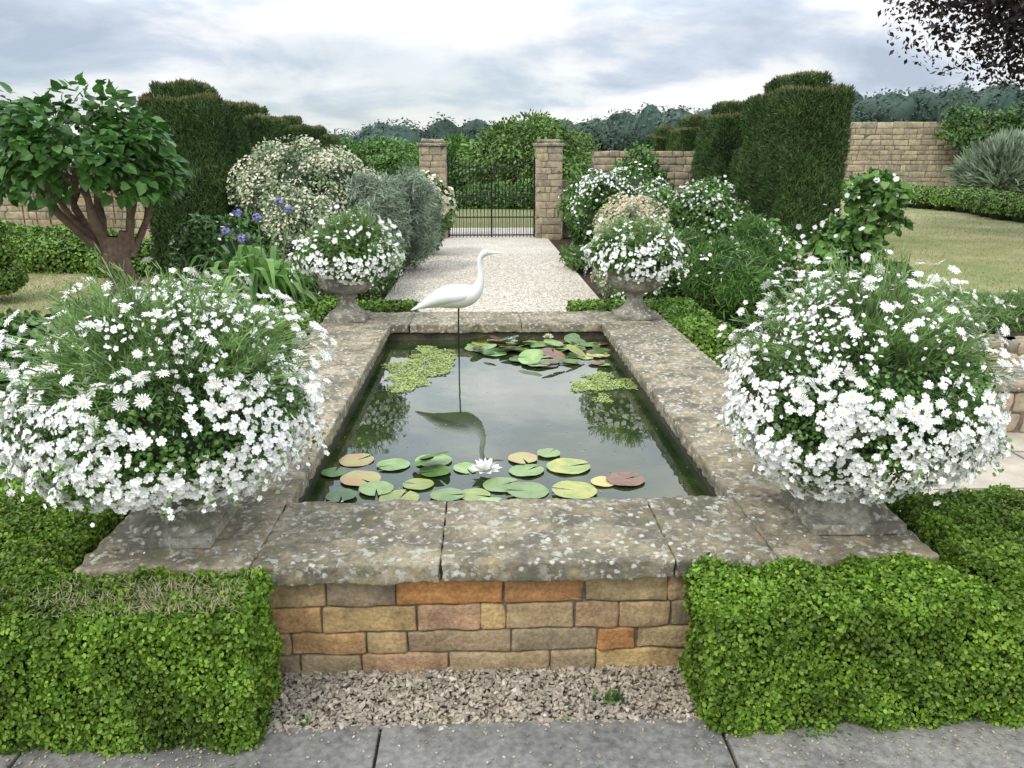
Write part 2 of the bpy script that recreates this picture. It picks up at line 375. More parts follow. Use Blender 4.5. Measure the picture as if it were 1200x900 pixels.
def stonewall(mb,p0,p1,z0,z1,th,ch=(.07,.11),cl=(.12,.4),gap=.006,r=.012,amp=.006,res=.05,mortar=1):
    p0=A(p0);p1=A(p1);L=np.linalg.norm(p1-p0);d=(p1-p0)/L;nn=A([d[1],-d[0]])
    def fn(P): return np.stack([p0[0]+d[0]*P[:,0]+nn[0]*P[:,1],p0[1]+d[1]*P[:,0]+nn[1]*P[:,1],P[:,2]],1)
    z=z0
    while z<z1-.02:
        h=min(rng.uniform(*ch),z1-z); 
        if z1-z-h<ch[0]*.5: h=z1-z
        x=0
        while x<L-.01:
            l=rng.uniform(*cl)*(1 if rng.random()<.7 else .6)
            if L-x-l<cl[0]*.6: l=L-x
            o=rng.uniform(-.3,.3)*r*1.0
            rbox(mb,(x+gap,-th,z+gap),(x+l-gap,o,z+h-gap),r,res,amp,5,int(rng.integers(99)),0,None,True,fn)
            x+=l
        z+=h
    rbox(mb,(.004,-th+.012,z0),(L-.004,-.012,z1-.004),.003,1,0,1,0,mortar,None,False,fn)
mb=MB(); e=.04
rng_save=rng; rng=np.random.default_rng(23)
stonewall(mb,(OX0+e,OY0+e),(OX1-e,OY0+e),.0,Z-.071,.12,(.07,.105),(.11,.36),.003,.008,.006,.02)
stonewall(mb,(OX0+e,OY1-e),(OX0+e,OY0+e+.13),.0,Z-.071,.1,(.07,.105),(.14,.42))
stonewall(mb,(OX1-e,OY0+e+.13),(OX1-e,OY1-e),.0,Z-.071,.1,(.07,.105),(.14,.42))
rng=rng_save
mb.build('outer_wall',[M_wall,M_mortar],pool)
M_wet=stonemat('wet_stone',[(0,(.05,.048,.028)),(1,(.08,.072,.045))],0,.01,30,.5,.4)
mb=MB(); w=.03
rbox(mb,(IX0-.3,IY0-.2,.0),(IX1+.3,IY0-w,Z-.077),.005,.2,.003)
rbox(mb,(IX0-.3,IY1+w,.0),(IX1+.3,IY1+.2,Z-.077),.005,.2,.003)
rbox(mb,(IX0-.25,IY0-w+.002,.0),(IX0-w,IY1+w-.002,Z-.077),.005,.2,.003)
rbox(mb,(IX1+w,IY0-w+.002,.0),(IX1+.25,IY1+w-.002,Z-.077),.005,.2,.003)
mb.build('inner_wall',[M_wet],pool)
WZ=.315
def watermat():
    m,nt,b=newmat('pool_water')
    c=ramp(nt,[(.35,(.010,.022,.008)),(.55,(.030,.046,.015)),(.72,(.065,.08,.022))],noise(nt,2.2,6,.65,.6))
    nt.links.new(c,b.inputs['Base Color']); b.inputs['Roughness'].default_value=.012; b.inputs['IOR'].default_value=1.65
    bump(nt,b,noise(nt,5,2,.4),.06,.012); return m
M_water=watermat()
mb=MB(); mb.add([[IX0-.04,IY0-.04,WZ],[IX1+.04,IY0-.04,WZ],[IX1+.04,IY1+.04,WZ],[IX0-.04,IY1+.04,WZ]],[[0,1,2,3]],0)
mb.build('pool_water',[M_water],origin=(.1,4.5,WZ))
mb=MB(); n=600; p=np.stack([rng.uniform(IX0,IX1,n),rng.uniform(IY0,IY1,n),np.full(n,WZ+.002)],1)
mb.stamp(ROUND,p,frames(np.tile([0,0,1.],(n,1)),.05),rng.uniform(.003,.010,n)); mb.build('floating_leaves',[M_pale])
M_weed=leafmat('duckweed',(.24,.35,.08),(.37,.47,.14),(.50,.55,.22),.2,.6,9,.75)
def mat_region(cx,cy,rx,ry,n,seed):
    a=rng.uniform(-1.3,1.3,(n,2)); th=np.arctan2(a[:,1],a[:,0]); rr=np.hypot(a[:,0],a[:,1])
    P=np.stack([cx+a[:,0]*rx,cy+a[:,1]*ry,0*rr],1)
    lim=.85+.25*np.sin(3*th+seed)+.12*np.sin(7*th+seed*2)+.30*pnoise(P,2.5,seed)
    P=P[rr<lim]; P[:,2]=WZ+.003+.004*rng.random(len(P))
    P=P[(P[:,0]>IX0-.02)&(P[:,0]<IX1+.02)&(P[:,1]<IY1)]; return P
mb=MB()
for c in [(-.46,5.2,.22,.42,7000,1),(-.40,5.75,.17,.35,4500,2),(-.30,5.5,.10,.25,1400,5),(.76,4.93,.23,.24,4800,3),(.72,4.55,.06,.10,300,4)]:
    P=mat_region(*c); mb.stamp(ROUND,P,frames(np.tile([0,0,1.],(len(P),1)),.13),rng.uniform(.010,.022,len(P)))
mb.build('duckweed',[M_weed])
def padT():
    n=22;V=[[0,0,.0]]
    for i in range(n+1):
        a=.10+(2*pi-.20)*i/n; V.append([cos(a),sin(a),.03+.02*sin(5*a)])
    return [(A(V),np.array([[0,i+1,i+2] for i in range(n)]),0)]
PAD=padT()
def padmat(name,c1,c2):
    m,nt,b=newmat(name)
    c=mix(nt,ramp(nt,[(.4,(0,)*3),(.6,(1,)*3)],noise(nt,14,4,.6,.5)),c1,c2)
    c=mix(nt,1.0,c,ramp(nt,[(0,(.7,)*3),(1,(1.2,)*3)],attr(nt)),'MULTIPLY')
    nt.links.new(c,b.inputs['Base Color']); b.inputs['Roughness'].default_value=.35; bump(nt,b,noise(nt,50,4,.6),.3,.004); return m
PM=[padmat('pad_green',(.19,.31,.09),(.28,.40,.15)),padmat('pad_yellow',(.46,.45,.12),(.26,.36,.10)),padmat('pad_orange',(.50,.30,.13),(.44,.42,.15)),padmat('pad_red',(.15,.07,.05),(.22,.12,.07)),padmat('pad_dark',(.07,.15,.04),(.12,.22,.06))]
mb=MB()
def pad(x,y,r,m,z=0,tilt=.02):
    mb.stamp(PAD,A([[x,y,WZ+.004+z]]),frames(A([[0,0,1.]]),tilt),A([[r,r*.95,r]]),smooth=True,matoff=m)
for i,(x,y,r,m) in enumerate([(-.62,3.58,.085,2),(-.437,3.51,.08,0),(-.565,3.34,.095,2),(-.48,3.22,.08,0),(-.37,3.12,.09,1),(-.25,3.56,.09,0),(-.235,3.42,.075,4),(-.165,3.14,.075,0),(-.09,3.46,.065,0),(.07,3.25,.085,0),(.18,3.57,.075,2),(.31,3.63,.06,0),(.19,3.42,.085,0),(.39,3.46,.105,1),(.18,3.18,.095,0),(.385,3.17,.10,1),(-.05,3.15,.07,1),(.53,3.27,.06,2),(.63,3.29,.09,3),(-.62,3.15,.07,4),(.02,3.05,.07,0),(-.3,3.27,.07,1),(-.70,3.42,.06,4),(.47,3.02,.07,4)]):
    pad(x,y,r,m,.002*(i%4))
for i in range(95):
    x=rng.uniform(-.08,.93); y=rng.uniform(5.38,6.16)
    if x<.25 and y<5.7: continue
    pad(x,y,rng.uniform(.05,.095),int(rng.choice([0,0,4,1,0,4,3])),.0015*(i%9)+(.02+.05*rng.random() if i%4==0 else 0),.02 if i%4 else .3)
pad(-.24,3.50,.075,4,.05,.5); pad(-.29,3.46,.06,4,.04,.6)
mb.build('lily_pads',PM)
def lily(name,x,y,z,s,cm):
    mb=MB()
    for k,(n,el,l) in enumerate([(10,.25,1),(9,.6,.95),(8,.95,.85),(6,1.25,.65)]):
        a=np.arange(n)*2*pi/n+k*.4; d=np.stack([np.cos(a)*cos(el),np.sin(a)*cos(el),np.full(n,sin(el))],1)
        R=frames_dir(d,.03,np.tile([0,0,1.],(n,1)))
        mb.stamp(LEAF,np.tile([[x,y,z]],(n,1)),R,np.full(n,s*l))
    mb.stamp(PEB,A([[x,y,z+.012]]),frames(A([[0,0,1.]])),A([s*.2]),matoff=1)
    mb.build(name,[cm,M_yel])
lily('water_lily',0,3.38,WZ+.018,.08,M_white)
lily('water_lily',.22,5.95,WZ+.05,.05,M_white); lily('water_lily',.5,6.03,WZ+.06,.05,M_cream); lily('water_lily',.68,5.85,WZ+.05,.045,M_cream)

# ---------------------------------------------------------------- crane statue
cr=empty('crane_statue',(-.185,5.55,WZ))
M_cr=plain('painted_white',(.80,.80,.76),.5,var=.12,nscale=9)
mb=MB(); bx,by=-.185,5.55
pts=[(-.315,.700,.004),(-.27,.715,.016),(-.20,.745,.042),(-.115,.775,.070),(-.02,.787,.085),(.065,.795,.078),(.125,.825,.052),(.157,.880,.031),(.165,.945,.021),(.158,1.01,.018),(.165,1.06,.018),(.195,1.092,.024),(.228,1.095,.019),(.252,1.092,.009),(.29,1.092,.006),(.325,1.094,.001)]
tube(mb,[(bx+a,by,b) for a,b,c in pts],[c for a,b,c in pts],24,0,6)
for s in (-1,1):
    w=[(-.33,.692,.003),(-.25,.725,.02),(-.14,.775,.045),(-.03,.80,.055),(.05,.80,.045),(.10,.80,.01)]
    tube(mb,[(bx+a,by+s*(.012+.6*c),b) for a,b,c in w],[c for a,b,c in w],16,0,5)
mb.build('body',[M_cr],cr)
mb=MB()
for s in (-1,1):
    tube(mb,[(bx+.005,by+s*.012,.72),(bx+.0,by+s*.012,.52),(bx+.002,by+s*.012,.20)],[.006,.005,.005],8,0,3)
    mb.stamp(PEB,A([[bx+.213,by+s*.021,1.098]]),frames(A([[0,0,1.]])),A([.004]))
mb.build('legs_and_eyes',[M_iron],cr)

# ---------------------------------------------------------------- planting primitives
def inside_boxes(P,boxes,skip,m=.012):
    k=np.zeros(len(P),bool)
    for j,(a,b) in enumerate(boxes):
        if j==skip: continue
        k|=np.all((P>A(a)+m)&(P<A(b)-m),axis=1)
    return k
def hedge(name,boxes,dens,size,mats,r=.05,lump=.012,T=ROUND,depth=.03,topmat=None,spread=.75,inset=.03,res=.12,extra=None,nsc=2.5,batter=0,upright=0):
    mb=MB()
    zb=min(b[0][2] for b in boxes); 
    def bat(P,c):
        if not batter: return P
        P=P.copy(); f=1-batter*(P[:,2]-zb); P[:,0]=c[0]+(P[:,0]-c[0])*f; P[:,1]=c[1]+(P[:,1]-c[1])*f; return P
    for j,(a,b) in enumerate(boxes):
        a=A(a);b=A(b);c=(a+b)/2
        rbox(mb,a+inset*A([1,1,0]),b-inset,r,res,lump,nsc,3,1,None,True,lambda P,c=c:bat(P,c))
        for ax in range(3):
            u,v=(ax+1)%3,(ax+2)%3; area=(b[u]-a[u])*(b[v]-a[v])
            for side in (0,1):
                if ax==2 and side==0: continue
                n=int(area*dens)
                P=np.zeros((n,3)); P[:,u]=rng.uniform(a[u],b[u],n);P[:,v]=rng.uniform(a[v],b[v],n);P[:,ax]=b[ax] if side else a[ax]
                lo=a+r;hi=b-r; lo[2]=a[2]; q=np.clip(P,lo,hi); nn=nrm(P-q); P=q+nn*r
                P=P+nn*(lump*pnoise(P,nsc,3)-depth*rng.random(n)**2+.006)[:,None]
                keep=~inside_boxes(P,boxes,j); P=P[keep];nn=nn[keep]
                P=bat(P,c)
                nn2=nrm(nn+A([0,0,.35])); 
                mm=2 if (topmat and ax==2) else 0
                if upright: R=frames_dir(nrm(nn*.45+A([0,0,upright])),.45,nn)
                else: R=frames(nn2,spread)
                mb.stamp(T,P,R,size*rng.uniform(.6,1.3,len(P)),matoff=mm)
    if extra: extra(mb)
    return mb.build(name,mats)
def dryL(mb):
    n=1500; p=np.stack([rng.normal(-.97,.2,n),rng.normal(2.09,.07,n),np.full(n,.466)],1); p=p[(p[:,0]<-.72)&(p[:,1]<2.25)&(p[:,1]>2.0)]
    mb.stamp(SLIV,p,frames_dir(np.tile([0,0,.9],(len(p),1)),.8),rng.uniform(.012,.03,len(p)),matoff=2)
HT=.455
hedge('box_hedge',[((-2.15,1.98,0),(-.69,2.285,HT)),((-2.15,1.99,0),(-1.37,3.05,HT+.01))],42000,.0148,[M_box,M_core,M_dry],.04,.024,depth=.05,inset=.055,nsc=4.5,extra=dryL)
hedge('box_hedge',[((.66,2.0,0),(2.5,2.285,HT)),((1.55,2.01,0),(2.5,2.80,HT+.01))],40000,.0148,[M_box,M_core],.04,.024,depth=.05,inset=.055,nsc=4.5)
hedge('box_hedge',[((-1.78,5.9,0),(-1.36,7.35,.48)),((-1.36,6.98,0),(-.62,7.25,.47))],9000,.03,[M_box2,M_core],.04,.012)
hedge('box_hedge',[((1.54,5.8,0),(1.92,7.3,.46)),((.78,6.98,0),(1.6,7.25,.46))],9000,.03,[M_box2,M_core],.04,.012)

def yew(x0,x1,y0,y1,h,cap=.22):
    bx=[((x0,y0,0),(x1,y1,h)),((x0+.2,y0+.15,h-.1),(x1-.3,y1-.3,h+cap))]
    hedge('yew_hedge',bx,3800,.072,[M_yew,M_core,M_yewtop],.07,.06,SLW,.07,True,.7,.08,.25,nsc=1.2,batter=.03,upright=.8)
for (a,b,h) in [(12,14.3,2.72),(15.6,17.3,2.55),(18.6,20.1,2.42),(21.3,22.9,2.32)]: yew(4.50,5.45,a,b,h)
for (a,b,h) in [(12,13.5,2.55),(14.9,16.3,2.45),(17.8,19.2,2.4),(20.7,22.1,2.3)]: yew(-4.95,-3.75,a,b,h)
hedge('yew_hedge',[((4.75,14.2,0),(5.35,22,1.9))],1500,.08,[M_yew,M_core],.1,.05,SLW,.06,None,.7,.06,.3,upright=.8)

def shrub(name,blobs,T,n,size,mats,flowers=(),core=.60,spread=.8,stems=0,zmin=.02,droop=0,sub=9,vol=.45,clump=.15):
    mb=MB(); tot=sum(b[3]*b[5] for b in blobs)
    for (cx,cy,cz,rx,ry,rz) in blobs:
        c=A([cx,cy,cz]);r=A([rx,ry,rz]); w=rx*rz/tot
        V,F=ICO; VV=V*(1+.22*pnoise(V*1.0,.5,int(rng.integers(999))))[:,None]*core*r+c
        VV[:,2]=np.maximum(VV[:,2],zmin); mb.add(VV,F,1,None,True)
        subs=[]
        for k in range(sub):
            d=sphere_dirs(1)[0]; d[2]=abs(d[2])*.9 if rng.random()<.75 else d[2]
            subs.append((c+d*r*.66,r*rng.uniform(.26,.52)))
        subs.append((c,r*.85))
        for (sc_,sr) in subs:
            m=int(n*w*1.25/len(subs)*(2.1 if sr is subs[-1][1] else .88)) if sub else int(n*w); d=sphere_dirs(m)
            P=sc_+d*sr*(1-vol*rng.random(m)[:,None]**1.5+.14*pnoise(d,.7,2)[:,None])
            k=P[:,2]>zmin; P=P[k];d=d[k]
            nn=nrm(d+A([0,0,.5]))
            R=frames(nn,spread) if not droop else frames_dir(nrm(d+A([0,0,-droop])),.45,d)
            mb.stamp(T,P,R,size*rng.uniform(.6,1.3,len(P)))
        for (FT,cnt,fs,mo,up,out) in flowers:
            m=int(cnt*w); per=max(1,m//len(subs))
            for (sc_,sr) in subs:
                d=sphere_dirs(per*3); d=d[d[:,2]>-.35]
                P=sc_+d*sr*(1.02+out*rng.random(len(d))[:,None]); 
                g=((((P-c)/r)**2).sum(1)>.5)&(pnoise(P,1.3,44)>clump-.15); P=P[g][:per];d=d[g][:per]
                mb.stamp(FT,P,frames(nrm(d+A([0,-.25,up])),.45),fs*rng.uniform(.55,1.2,len(P)),matoff=mo)
                if out>.08 and len(P): ribbons(mb,sc_+(P-sc_)*.7,P,.003,0)
    return mb.build(name,mats)

# ---------------------------------------------------------------- urns with marguerites
def lathe(mb,cx,cy,prof,seg=48,mat=0,gad=None):
    prof=A(prof); th=np.linspace(0,2*pi,seg,endpoint=False); V=[]
    for i,(r,z) in enumerate(prof):
        rr=r*np.ones(seg)
        if gad and gad[0]<=z<=gad[1]: rr=rr+.007*np.abs(np.cos(th*10))
        V.append(np.stack([cx+rr*np.cos(th),cy+rr*np.sin(th),np.full(seg,z)],1))
    V=A(V).reshape(-1,3); I=np.arange(len(V)).reshape(len(prof),seg); J=np.roll(I,-1,1)
    mb.add(V,np.stack([I[:-1],J[:-1],J[1:],I[1:]],-1).reshape(-1,4),mat,.5,True)
def urn(cx,cy,R,near,lean=0,H=1.0,zs=0.0):
    e=empty('flower_urn',(cx,cy,Z)); mb=MB(); z0=Z-.001
    rbox(mb,(cx-.165,cy-.165,z0),(cx+.165,cy+.165,z0+.04),.006,.05,.002,8,1)
    pr=[(.158,.040),(.156,.052),(.135,.066),(.105,.088),(.080,.12),(.066,.155),(.066,.175),(.085,.182),(.085,.194),(.07,.202),(.10,.215),(.16,.235),(.205,.265),(.228,.31),(.235,.35),(.24,.375),(.275,.392),(.282,.40),(.282,.42),(.27,.428),(.24,.425),(.22,.36)]
    lathe(mb,cx,cy,[(r,z0+z) for r,z in pr],gad=(z0+.22,z0+.33)); mb.build('urn',[M_urn],e)
    f=1.0 if near else .55; zr=z0+.42
    mb=MB(); V,F=ICO
    if near: C1=A([cx+lean*.5,cy,zr+.02]); S1=A([R,R*.95,.29]); C2=A([cx+lean,cy+.02,zr+.13]); S2=A([R*.84,R*.82,.27*H])
    else: C1=A([cx+lean*.3,cy,zr+.10]); S1=A([R,R*.92,.20]); C2=A([cx+lean,cy,zr+.14]); S2=A([R*.80,R*.80,.25*H])
    for C,S in ((C1+A([0,0,-.0 if near else .03]),S1*(.74 if near else .62)),(C2,S2*.52)):
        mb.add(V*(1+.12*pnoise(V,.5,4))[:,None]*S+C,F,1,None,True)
    sd=int(abs(cx)*100)+(7 if near else 0)
    ns=int(420*f)+60; d=sphere_dirs(ns*2); d=d[d[:,2]>-.25][:ns]
    tips=C2+d*S2*rng.uniform(.75,1.20,len(d))[:,None]*(1+.30*pnoise(d,.6,sd))[:,None]; 
    base=C2+(tips-C2)*.40-A([0,0,.05])
    ribbons(mb,base,tips,.0016,0)
    m=int(46*f)+10; t=rng.random((len(tips),m,1)); P=(base[:,None]+(tips-base)[:,None]*t).reshape(-1,3)+rng.normal(size=(len(tips)*m,3))*.012
    dd=np.repeat(nrm(tips-base),m,0)+A([0,0,.3])
    mb.stamp(SLIV,P,frames_dir(nrm(dd),.55),(.042 if near else .065)*rng.uniform(.6,1.2,len(P))*1.0)
    m=int(15000*f); d=sphere_dirs(m); P=C1+d*S1*(1.0-.30*rng.random(m)[:,None]**1.3+.12*pnoise(d,.8,8+sd)[:,None]); k=(P[:,2]>z0+.09)&(d[:,2]<.55+.3*rng.random(m)); P=P[k];d=d[k]
    mb.stamp(ROUND,P,frames(nrm(d+A([0,0,.4])),.7),(.017 if near else .028)*rng.uniform(.6,1.2,len(P)),matoff=2)
    mb.build('foliage',[M_lt,M_core,M_green],e)
    mb=MB()
    m=int((5200 if near else 1100)); d=sphere_dirs(m*3); 
    d=d[(d[:,2]<.7)&(d[:,2]>-.9)][:m]
    P=C1+d*S1*(1.03+.12*pnoise(d,.8,8+sd)+.09*rng.random(len(d)))[:,None]
    th=-.38+.80*np.clip(d[:,2]+.05,0,1)
    k=(pnoise(P,3.2,sd)>th)&(P[:,2]>z0+.06)&(rng.random(len(P))<.92); P=P[k];d=d[k]
    mb.stamp(FIVE,P,frames(nrm(d+A([0,0,.25])),.42),(.0128 if near else .018)*rng.uniform(.5,1.25,len(P)))
    m=80 if near else 20; a=rng.uniform(0,2*pi,m)
    for ang in a:
        o=C1+A([cos(ang)*S1[0],sin(ang)*S1[1],-.04]); L=rng.uniform(.04,.15); q=7
        t=np.linspace(0,1,q)[:,None]; pp=o+t*A([cos(ang)*.05,sin(ang)*.05,-L])+rng.normal(size=(q,3))*.008
        mb.stamp(FIVE,pp,frames(np.tile([cos(ang),sin(ang),.2],(q,1)),.5),rng.uniform(.007,.013,q)); mb.stamp(ROUND,pp+rng.normal(size=(q,3))*.008,frames(np.tile([cos(ang),sin(ang),.2],(q,1)),.8),rng.uniform(.012,.022,q),matoff=2)
    m=int(1100 if near else 200); cl=sphere_dirs(34); cl=cl[cl[:,2]>-.3]; d=nrm(cl[rng.integers(len(cl),size=m)]+.20*rng.normal(size=(m,3)))
    P=C2+d*S2*rng.uniform(.92,1.18,m)[:,None]; mb.stamp(FIVE,P,frames(nrm(d+A([0,0,.2])),.5),(.0085 if near else .015)*rng.uniform(.6,1.3,m))
    m=400 if near else 140; d=sphere_dirs(m*3); d=d[d[:,2]>-.08][:m]
    hgt=(1.04+.30*rng.random(len(d)))
    P=C2+d*S2*hgt[:,None]*A([1.12,1.1,1.04]); 
    k=pnoise(d,.9,sd+3)>-.16; P=P[k];d=d[k]
    mb.stamp(DAISY,P,frames(nrm(d*.7+A([0,-.15,.75])),.42),(.0235 if near else .027)*rng.uniform(.55,1.25,len(P)))
    P2=C2+d*S2*.7; ribbons(mb,P2,P-A([0,0,.004]),.0015,2)
    if near:
        n=70; p=np.stack([cx+rng.normal(0,.3,n),cy+rng.normal(0,.2,n),np.full(n,Z+.006)],1); p=p[(p[:,0]>OX0)&(p[:,0]<OX1)&(p[:,1]>OY0)&(p[:,1]<IY0)&((np.abs(p[:,0]-cx)>.17)|(np.abs(p[:,1]-cy)>.17))]
        mb.stamp(ROUND,p,frames(np.tile([0,0,1.],(len(p),1)),.2),rng.uniform(.005,.011,len(p)))
    mb.build('flowers',[M_white,M_yel,M_lt],e)
urn(-1.09,2.60,.455,True,.03,1.05); urn(1.30,2.62,.42,True,.03,1.12)
urn(-1.13,6.5,.40,False,.05,1.15); urn(1.26,6.5,.38,False,-.0,.92)

# ---------------------------------------------------------------- left specimen tree
tr=empty('mulberry_tree',(-3.66,8.0,0)); mb=MB()
T0=(-3.58,8.0)
tube(mb,[(T0[0],8,0),(T0[0]+.02,8,.3),(T0[0]-.02,8,.6),(T0[0]-.03,8,.85),(T0[0]-.02,8,1.0)],[.2,.16,.135,.14,.11],14,0,5,.45)
tube(mb,[(T0[0]+.03,7.96,.0),(T0[0]+.07,7.93,.4),(T0[0]+.03,7.95,.8),(T0[0]+.08,7.96,1.05)],[.13,.10,.08,.06],12,0,5,.45)
for (dx,dy,dz,r) in [(-.85,.1,1.7,.055),(-.6,-.35,1.75,.05),(-.35,.35,1.85,.055),(-.12,-.3,1.85,.05),(.15,.1,1.85,.05),(.3,-.25,1.7,.042),(.3,.3,1.75,.042),(-.7,.45,1.7,.045)]:
    e0=A([T0[0]-.02+.1*np.sign(dx),8,.80]); e1=A([T0[0]+dx,8+dy,dz])
    mid=e0*.5+e1*.5+A([.05*dx,0,-.05])+rng.normal(size=3)*.05; q=e0*.2+e1*.8+rng.normal(size=3)*.05
    tube(mb,[e0,mid,q,e1],[r,r*.75,r*.5,r*.2],10,0,5,.35)
    for k in range(6):
        s=mid+(q-mid)*rng.random(); t=s+A([rng.normal()*.14,rng.normal()*.14,.15+.15*rng.random()])
        tube(mb,[s,(s+t)/2+rng.normal(size=3)*.03,t],[r*.4,r*.25,.006],6,0,3)
mb.build('trunk',[M_bark],tr)
mb=MB(); C=A([-3.86,8,1.70]); 
cl=sphere_dirs(115); cl=cl[cl[:,2]>-.52]
for cdir in cl:
    f=rng.uniform(.68,1.12)
    cc_=C+cdir*A([.80,.75,.53])*f
    m=36; dd=sphere_dirs(m); P=cc_+dd*rng.uniform(.12,.24)*A([1,1,.8])
    outd=nrm(cdir*A([1,1,.5])+dd*.7+A([0,0,-.55])); up=nrm(cdir+dd*.4+A([0,0,.9]))
    mb.stamp(BIG,P,frames_dir(outd,.3,up),.115*rng.uniform(.4,1.15,m),rnd=np.clip(rng.random(m)*.7+.3*rng.random(),0,1))
mb.build('leaves',[M_tree],tr)

# ---------------------------------------------------------------- borders
G=[M_green,M_core,M_white,M_yel]
shrub('white_shrub',[(-2.65,12,1.2,.9,.8,1.0),(-2.05,11.8,1.0,.65,.6,.9),(-2.5,11.0,.8,.6,.6,.7)],LEAF,19000,.065,[M_pale,M_core,M_cream],[(FIVE,5200,.018,2,.4,.05)],clump=-.08)
shrub('silver_shrub',[(-1.50,11.6,.8,.50,.7,.86),(-1.15,12.6,.85,.45,.6,.88)],SLIV,34000,.12,[M_grey,M_core],())
shrub('hydrangea',[(-1.15,14.8,.8,.6,.6,.85)],ROUND,5500,.09,[M_green,M_core,M_cream,M_cream],[(FIVE,500,.055,2,.5,.05)],clump=0)
shrub('white_rose',[(-1.55,9.2,.45,.5,.8,.5),(-1.35,10.4,.4,.35,.6,.45)],LEAF,9000,.055,G,[(DAISY,600,.026,2,.4,.12)],clump=-.1)
shrub('green_shrub',[(-3.1,9.6,.55,.7,.6,.62),(-3.5,10.8,.5,.6,.6,.6)],LEAF,11000,.085,[M_dk,M_core,M_white,M_yel],[(FIVE,160,.025,2,.4,.15)])
shrub('green_shrub',[(-3.0,7.9,.26,.5,.45,.38),(-3.5,7.4,.22,.45,.4,.3)],LEAF,9000,.06,[M_green,M_core,M_white,M_yel],[(FIVE,90,.02,2,.4,.2)])
shrub('rose_bush',[(-2.75,4.9,.45,.5,.5,.42),(-2.45,4.3,.3,.4,.4,.3)],ROUND,9000,.06,[M_dk,M_core,M_white,M_ctr],[(DAISY,50,.025,2,.5,.1)])
def agap(cx,cy,n,heads):
    mb=MB(); a=rng.uniform(0,2*pi,n); d=np.stack([np.cos(a),np.sin(a),0*a],1)
    R=np.stack([np.cross(d,[0,0,1.]),d,np.tile([0,0,1.],(n,1))],2)
    p=np.stack([cx+rng.normal(size=n)*.09,cy+rng.normal(size=n)*.09,np.full(n,.02)],1)
    s=rng.uniform(.7,1.15,n); mb.stamp(STRAP,p,R,np.stack([s*1.1,s*rng.uniform(.3,.85,n),s*rng.uniform(1.4,2.2,n)],1))
    for (x,y,z) in heads:
        tube(mb,[(cx+(x-cx)*.3,y,.1),((x+cx)/2+(x-cx)*.1,y,z*.6),(x,y,z)],[.008,.007,.006],6,0,4)
        m=60; q=sphere_dirs(m); q=q[q[:,2]>-.5]; P=A([x,y,z])+q*.05*rng.uniform(.6,1.1,len(q))[:,None]; ribbons(mb,np.tile([[x,y,z]],(len(P),1)),P,.0015,0)
        mb.stamp(FIVE,P,frames(q,.25),rng.uniform(.009,.015,len(P)),matoff=1)
    mb.build('agapanthus',[M_leafA,M_blue,M_blue])
M_leafA=leafmat('strap_leaf',(.07,.17,.03),(.14,.30,.055),(.25,.41,.12),.3,.4,4,.7)
agap(-2.05,7.3,230,[(-1.85,7.7,1.26),(-2.2,7.4,1.02),(-2.08,7.5,1.2),(-2.4,7.6,1.08)])
agap(-2.45,8.3,150,[(-2.1,8.4,1.3),(-2.5,8.3,1.2)])
shrub('cream_flowered_shrub',[(1.80,9.9,.6,.50,.8,.68),(2.1,11.2,.6,.5,.6,.72)],LEAF,7000,.065,[M_pale,M_core,M_beige,M_cream],[(FIVE,4600,.018,2,.5,.08)],clump=-.15)
shrub('white_shrub',[(2.1,14.4,.85,.6,.9,.78),(2.9,15.2,.9,.7,.8,.88)],LEAF,10500,.075,G,[(FIVE,1700,.026,2,.4,.1)],clump=-.05)
shrub('white_rose',[(3.35,12.3,.75,.75,.7,.75),(2.7,12.8,.7,.5,.6,.75)],LEAF,11000,.07,G,[(DAISY,1000,.030,2,.4,.12)],clump=-.05)
shrub('green_shrub',[(2.65,8.2,.42,.55,.5,.55),(3.1,9.2,.5,.5,.6,.6),(2.5,9.9,.4,.5,.5,.5)],SLIV,40000,.10,[M_green,M_core,M_white,M_yel],[(FIVE,260,.022,2,.5,.3)],clump=0)
shrub('white_rose',[(1.75,8.6,.4,.36,.6,.45)],LEAF,5000,.055,G,[(DAISY,300,.024,2,.4,.1)],clump=-.1)
shrub('green_shrub',[(3.6,7.9,.3,.6,.5,.45),(4.3,8.3,.35,.5,.4,.4)],LEAF,9500,.06,[M_dk,M_core,M_white,M_yel],[(FIVE,140,.022,2,.4,.4)],clump=0)
shrub('rose_bush',[(3.25,6.9,.85,.38,.4,.5),(3.45,7.0,1.35,.30,.28,.28)],BIG,1600,.07,[M_green,M_core,M_white,M_ctr],[(DAISY,90,.028,2,.4,.7)],core=.22,droop=.5,vol=.75,clump=-.3)
shrub('low_daisies',[(3.9,6.55,.42,.5,.35,.25),(4.7,6.7,.42,.4,.3,.22)],SLIV,14000,.08,[M_lt,M_core,M_white,M_yel],[(DAISY,160,.026,2,.5,.5)],clump=-.3)
shrub('border_plants',[(-3.5,13.4,.3,.6,.8,.45),(-1.8,13.5,.3,.5,.8,.5),(-2.2,16,.6,.9,.9,.8),(2.4,16.9,.6,.8,.8,.85),(3.6,14.4,.5,.6,.9,.6),(3.9,10.6,.45,.5,.8,.55),(1.55,12.8,.2,.3,.8,.3),(-1.25,8.2,.12,.25,.5,.2),(1.5,7.8,.12,.22,.3,.18),(4.0,16.8,.5,.6,.9,.7)],LEAF,24000,.085,G,[(FIVE,900,.025,2,.4,.08)],clump=0)
shrub('tall_shrub',[(-1.95,17.6,1.0,.65,.5,1.1),(-3.0,17.4,1.1,.7,.5,1.15),(2.15,17.8,.75,.35,.4,.85),(3.4,17.6,1.1,.7,.6,1.0)],LEAF,14000,.10,[M_green,M_core],())
